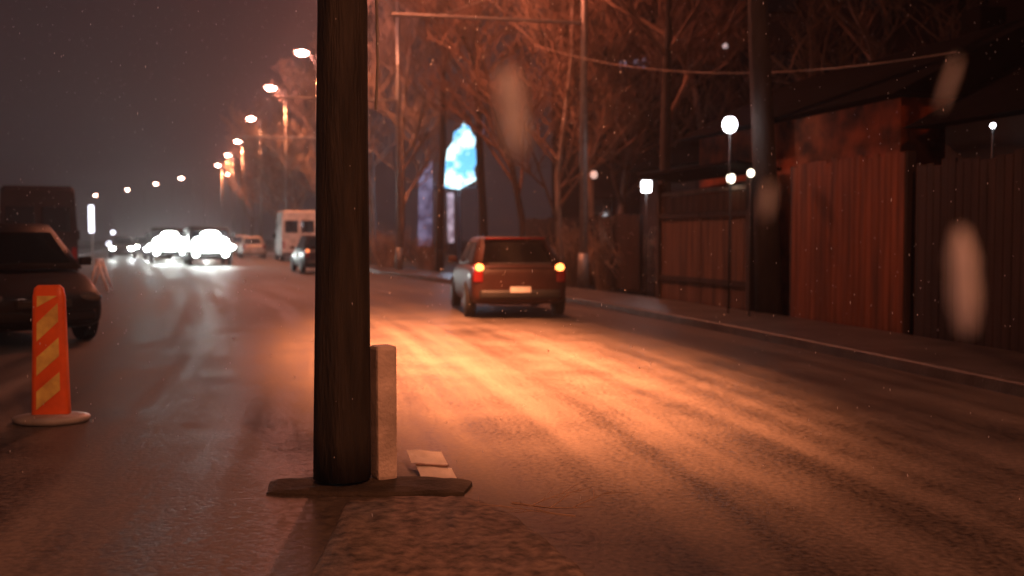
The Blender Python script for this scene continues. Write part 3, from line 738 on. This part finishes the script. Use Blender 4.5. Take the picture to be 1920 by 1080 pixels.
# ------------------------------------------------------------------ trees
def tree(label, x, y, h, r0, seed, tm, wm, crown_from=.3, spread=1.0, levels=4, wob0=.16, name="bare_tree", group="bare trees on the right", lean=(0, 0), dens=1.0, minr=.009):
    rnd = random.Random(seed); t = empty(name, (x, y, .02), 0, label, "tree", group)
    tb, wb = B(), B()
    def branch(p, d, L, r, lv, bmx):
        n = 5 if lv > 1 else 3
        pts = [p.copy()]; q = p.copy(); rs = [r]
        for i in range(n):
            wob = wob0 if lv == levels else .3
            d = (d+Vector((rnd.uniform(-wob, wob), rnd.uniform(-wob, wob), rnd.uniform(-wob*.5, wob*.8)))).normalized()
            q = q+d*(L/n); pts.append(q.copy()); rs.append(max(minr, r*(1-.62*(i+1)/n)))
        tube(bmx, pts, rs, 8 if lv == levels else (5 if lv > 1 else 3))
        if lv == 0: return
        k = int({4: 13, 3: 8, 2: 6, 1: 4}.get(lv, 4)*dens)
        for j in range(k):
            f = (crown_from if lv == levels else .2)+rnd.random()*(1-(crown_from if lv == levels else .2))
            idx = min(n-1, int(f*n)); fr = f*n-idx
            pp = pts[idx].lerp(pts[idx+1], fr); rr = rs[idx]*(1-fr)+rs[idx+1]*fr
            az = rnd.uniform(0, 2*PI); el = rnd.uniform(.15, 1.0)
            side = Vector((math.cos(az)*math.cos(el), math.sin(az)*math.cos(el), math.sin(el)))
            nd = (side*spread+d*.55).normalized()
            branch(pp, nd, L*rnd.uniform(.36, .56)*(1 if lv < levels else (1.15-.5*f)), rr*.62, lv-1, wb)
    branch(Vector((0, 0, 0)), Vector((lean[0], lean[1], 1)).normalized(), h, r0, levels, tb)
    obj("trunk", tb, tm, t, True); obj("branches", wb, wm, t)
    return t
def PX(px_, d): return (px_-960)/F*d
B1, B2, T1, T2 = M['bark'], M['darkbark'], M['twig'], M['twigdark']
tree("big tree with a thick dark trunk between the gate and the red fence", PX(1428, 18.7)+.15, 18.7, 11, .25, 1, B2, T2, .5, 1.2, lean=(-.015, 0), wob0=.03)
tree("dark slim tree left of the gate beside the square lantern", PX(1240, 25), 25, 9, .17, 2, B2, T2, .45, 1.0, wob0=.06)
tree("pale bare tree behind the wire post right of the dark car", PX(1120, 33), 33, 10, .12, 3, B1, T1, .25, 1.0)
tree("bare tree with dark trunk at the right edge of the blue display", PX(908, 40), 40, 12, .19, 4, B2, T1, .6, 1.0, wob0=.04)
tree("bare tree with dark trunk at the left edge of the blue display", PX(824, 42), 42, 12, .17, 5, B2, T1, .6, .9, wob0=.04)
tree("bare tree with reddish twigs just right of the black pole", PX(745, 46), 46, 10, .15, 6, B1, T1, .2, 1.0)
tree("pale bare tree rising behind the roof of the dark car", PX(985, 36), 36, 10, .13, 7, B2, T2, .25, 1.0)
tree("tangled bare tree behind the right side of the dark car", PX(1060, 29), 29.5, 8, .10, 8, B1, T2, .15, 1.0)
tree("bare tree among the others behind the lantern post", PX(1165, 38), 38, 11, .15, 9, B1, T2, .2, 1.0)
tree("bare tree with spread twigs left of the black pole", PX(600, 73), 73, 12, .18, 10, B1, T1, .2, 1.0, minr=.018)
tree("bare tree behind the white van", PX(555, 86), 86, 12, .18, 11, B1, T1, .2, 1.0, minr=.02)
tree("small bare tree where the slanting row of lamps ends", PX(520, 108), 108, 12, .18, 12, B1, T1, .2, 1.0, minr=.024)
tree("farthest bare tree on the right of the white glare", PX(475, 135), 135, 12, .2, 13, B1, T1, .2, 1.0, minr=.03)
tree("spreading bare tree overhanging the house with the red glow", 8.6, 24.6, 9.5, .17, 14, B2, T2, .25, 1.2)
tree("bare tree above the dark house at the right edge", 7.7, 15.7, 8, .13, 15, B2, T2, .3, 1.2, levels=3)
tree("bare tree between the block and the far house", PX(1330, 40), 40, 11, .16, 16, B1, T2, .2, 1.0)
tree("bare tree left of the reddish one behind the black pole", PX(700, 56), 56, 11, .15, 17, B1, T1, .15, 1.0, minr=.015)

# low bushes along the right verge
def bush(label, x, y, r, h, seed):
    rnd = random.Random(seed); bm = B()
    for i in range(90):
        a = rnd.uniform(0, 2*PI); s = rnd.uniform(.2, 1)*r; hh = h*rnd.uniform(.5, 1)
        b0 = Vector((math.cos(a)*s*.3, math.sin(a)*s*.3, 0)); e = Vector((math.cos(a)*s, math.sin(a)*s, hh))
        m_ = b0.lerp(e, .5)+Vector((rnd.uniform(-.1, .1), rnd.uniform(-.1, .1), .1))
        tube(bm, [b0, m_, e], [.014, .01, .006], 3)
        for k in range(4):
            q = m_.lerp(e, rnd.random()); tube(bm, [q, q+Vector((rnd.uniform(-.25, .25), rnd.uniform(-.25, .25), rnd.uniform(0, .3)))], [.008, .005], 3)
    o = obj("bare_bush", bm, M['twig'], loc=(x, y, .02)); tag(o, label, "bush", "bare bushes along the right verge")
for i, (px_, d, r, h, lb) in enumerate(((725, 47, 1.2, 1.8, "bare bush just right of the black pole"), (800, 44, 1.1, 1.5, "bare bush below the violet edge of the display"), (1075, 30, 1.0, 1.9, "bare bush by the right side of the dark car"),
        (1140, 29, 1.0, 2.1, "tall bare bush beside the wire post"), (1190, 28, .9, 1.7, "bare bush at the foot of the square lantern"))):
    bush(lb, PX(px_, d), d, r, h, 40+i)

# overhead cables to the houses
def cable(label, a, b, sag, r=.012):
    pts = []
    for i in range(17):
        f = i/16; p = Vector(a).lerp(Vector(b), f); p.z -= sag*4*f*(1-f); pts.append(p)
    bm = B(); tube(bm, pts, r, 5); tag(obj("overhead_cable", bm, M['twig']), label, "cable", "overhead cables on the right")
pole1 = edge(27.5, .55)
cable("cable running from the wire post to the roof of the house with the red glow", (pole1.x, pole1.y, 6.4), (6.6, 16, 4.2), .5)
cable("upper cable running from the wire post over the house with the red glow", (pole1.x, pole1.y, 7.6), (9.5, 11, 5.2), .4)
cable("topmost cable running from the wire post toward the right edge", (pole1.x, pole1.y, 8.3), (9.0, 8, 6.6), .5)

# ------------------------------------------------------------------ falling sleet
fm = bpy.data.materials.new("wet_snow"); fm.use_nodes = True
tt = fm.node_tree; tt.nodes.clear()
o_ = tt.nodes.new("ShaderNodeOutputMaterial"); mx1 = tt.nodes.new("ShaderNodeMixShader"); mx2 = tt.nodes.new("ShaderNodeMixShader")
tr = tt.nodes.new("ShaderNodeBsdfTranslucent"); df = tt.nodes.new("ShaderNodeBsdfDiffuse"); tp = tt.nodes.new("ShaderNodeBsdfTransparent")
tr.inputs[0].default_value = (.9, .9, .92, 1); df.inputs[0].default_value = (.9, .9, .92, 1)
tt.links.new(tr.outputs[0], mx1.inputs[1]); tt.links.new(df.outputs[0], mx1.inputs[2]); mx1.inputs[0].default_value = .4
tt.links.new(mx1.outputs[0], mx2.inputs[1]); tt.links.new(tp.outputs[0], mx2.inputs[2]); mx2.inputs[0].default_value = .06
tt.links.new(mx2.outputs[0], o_.inputs[0])
rnd = random.Random(5); bm = B()
for i in range(6000):
    d = 5.0+60*rnd.random()**1.1
    x = rnd.uniform(-.52, .52)*d; z = rnd.uniform(.1, CH+.26*d)
    if x > kx(d)+1 and rnd.random() < .5: continue
    s = rnd.uniform(.0012, .003)*(1+d/25); l = s*rnd.uniform(1.5, 3.5); tl = rnd.uniform(-.15, .15)
    c = Vector((x, d, z)); ax = Vector((tl, 0, 1)).normalized()*l
    vs = [bm.verts.new(c+ax), bm.verts.new(c-ax)]+[bm.verts.new(c+Vector((s*math.cos(k*2*PI/3), s*math.sin(k*2*PI/3), 0))) for k in range(3)]
    for k in range(3):
        bm.faces.new((vs[0], vs[2+k], vs[2+(k+1) % 3])); bm.faces.new((vs[1], vs[2+(k+1) % 3], vs[2+k]))
tag(obj("snowfall", bm, fm), "fine sleet falling through the lamp light", "sleet", kind='stuff')

def clump(label, px0, py0, px1, py1, d, r):
    a = Vector((PX(px0, d), d, CH+(445-py0)/F*d)); b = Vector((PX(px1, d), d, CH+(445-py1)/F*d))
    bm = B(); rings = []; rr = random.Random(px0); ax = b-a; n = 14
    for i in range(n+1):
        f = i/n; R = r*(math.sin(PI*min(1, max(.02, f)))**.35)*rr.uniform(.85, 1.1); c = a+ax*f-(a+b)/2
        rings.append([(c.x+R*math.cos(2*PI*k/12), c.y+R*math.sin(2*PI*k/12), c.z) for k in range(12)])
    loft(bm, rings)
    o = obj("wet_snow_clump", bm, fm, None, True, loc=(a+b)/2); tag(o, label, "snow clump", "wet snow clumps falling close by")
clump("large pale wet snow clump falling above the dark car", 950, 135, 968, 300, .8, .0105)
clump("large grey wet snow clump falling at the right in front of the fence", 1800, 430, 1815, 630, .8, .0095)
clump("thin slanting wet snow clump falling at the upper right", 1788, 112, 1756, 208, .9, .0030)
clump("small wet snow clump falling in front of the big dark trunk", 1441, 345, 1434, 412, .9, .0035)

# ------------------------------------------------------------------ haze
bm = B(); bx(bm, (-70, 230, 14.5), (600, 600, 33))
me = bpy.data.meshes.new("haze"); bm.to_mesh(me); bm.free(); hz = bpy.data.objects.new("haze", me); COL.objects.link(hz)
hm = bpy.data.materials.new("night_haze"); hm.use_nodes = True; ht = hm.node_tree; ht.nodes.clear()
ho = ht.nodes.new("ShaderNodeOutputMaterial"); pv = ht.nodes.new("ShaderNodeVolumePrincipled")
pv.inputs["Color"].default_value = (.9, .86, .88, 1); pv.inputs["Density"].default_value = HAZE; pv.inputs["Anisotropy"].default_value = .68
ht.links.new(pv.outputs[0], ho.inputs["Volume"]); me.materials.append(hm)
tag(hz, "thin night haze glowing round the street lamps", "haze", kind='stuff')
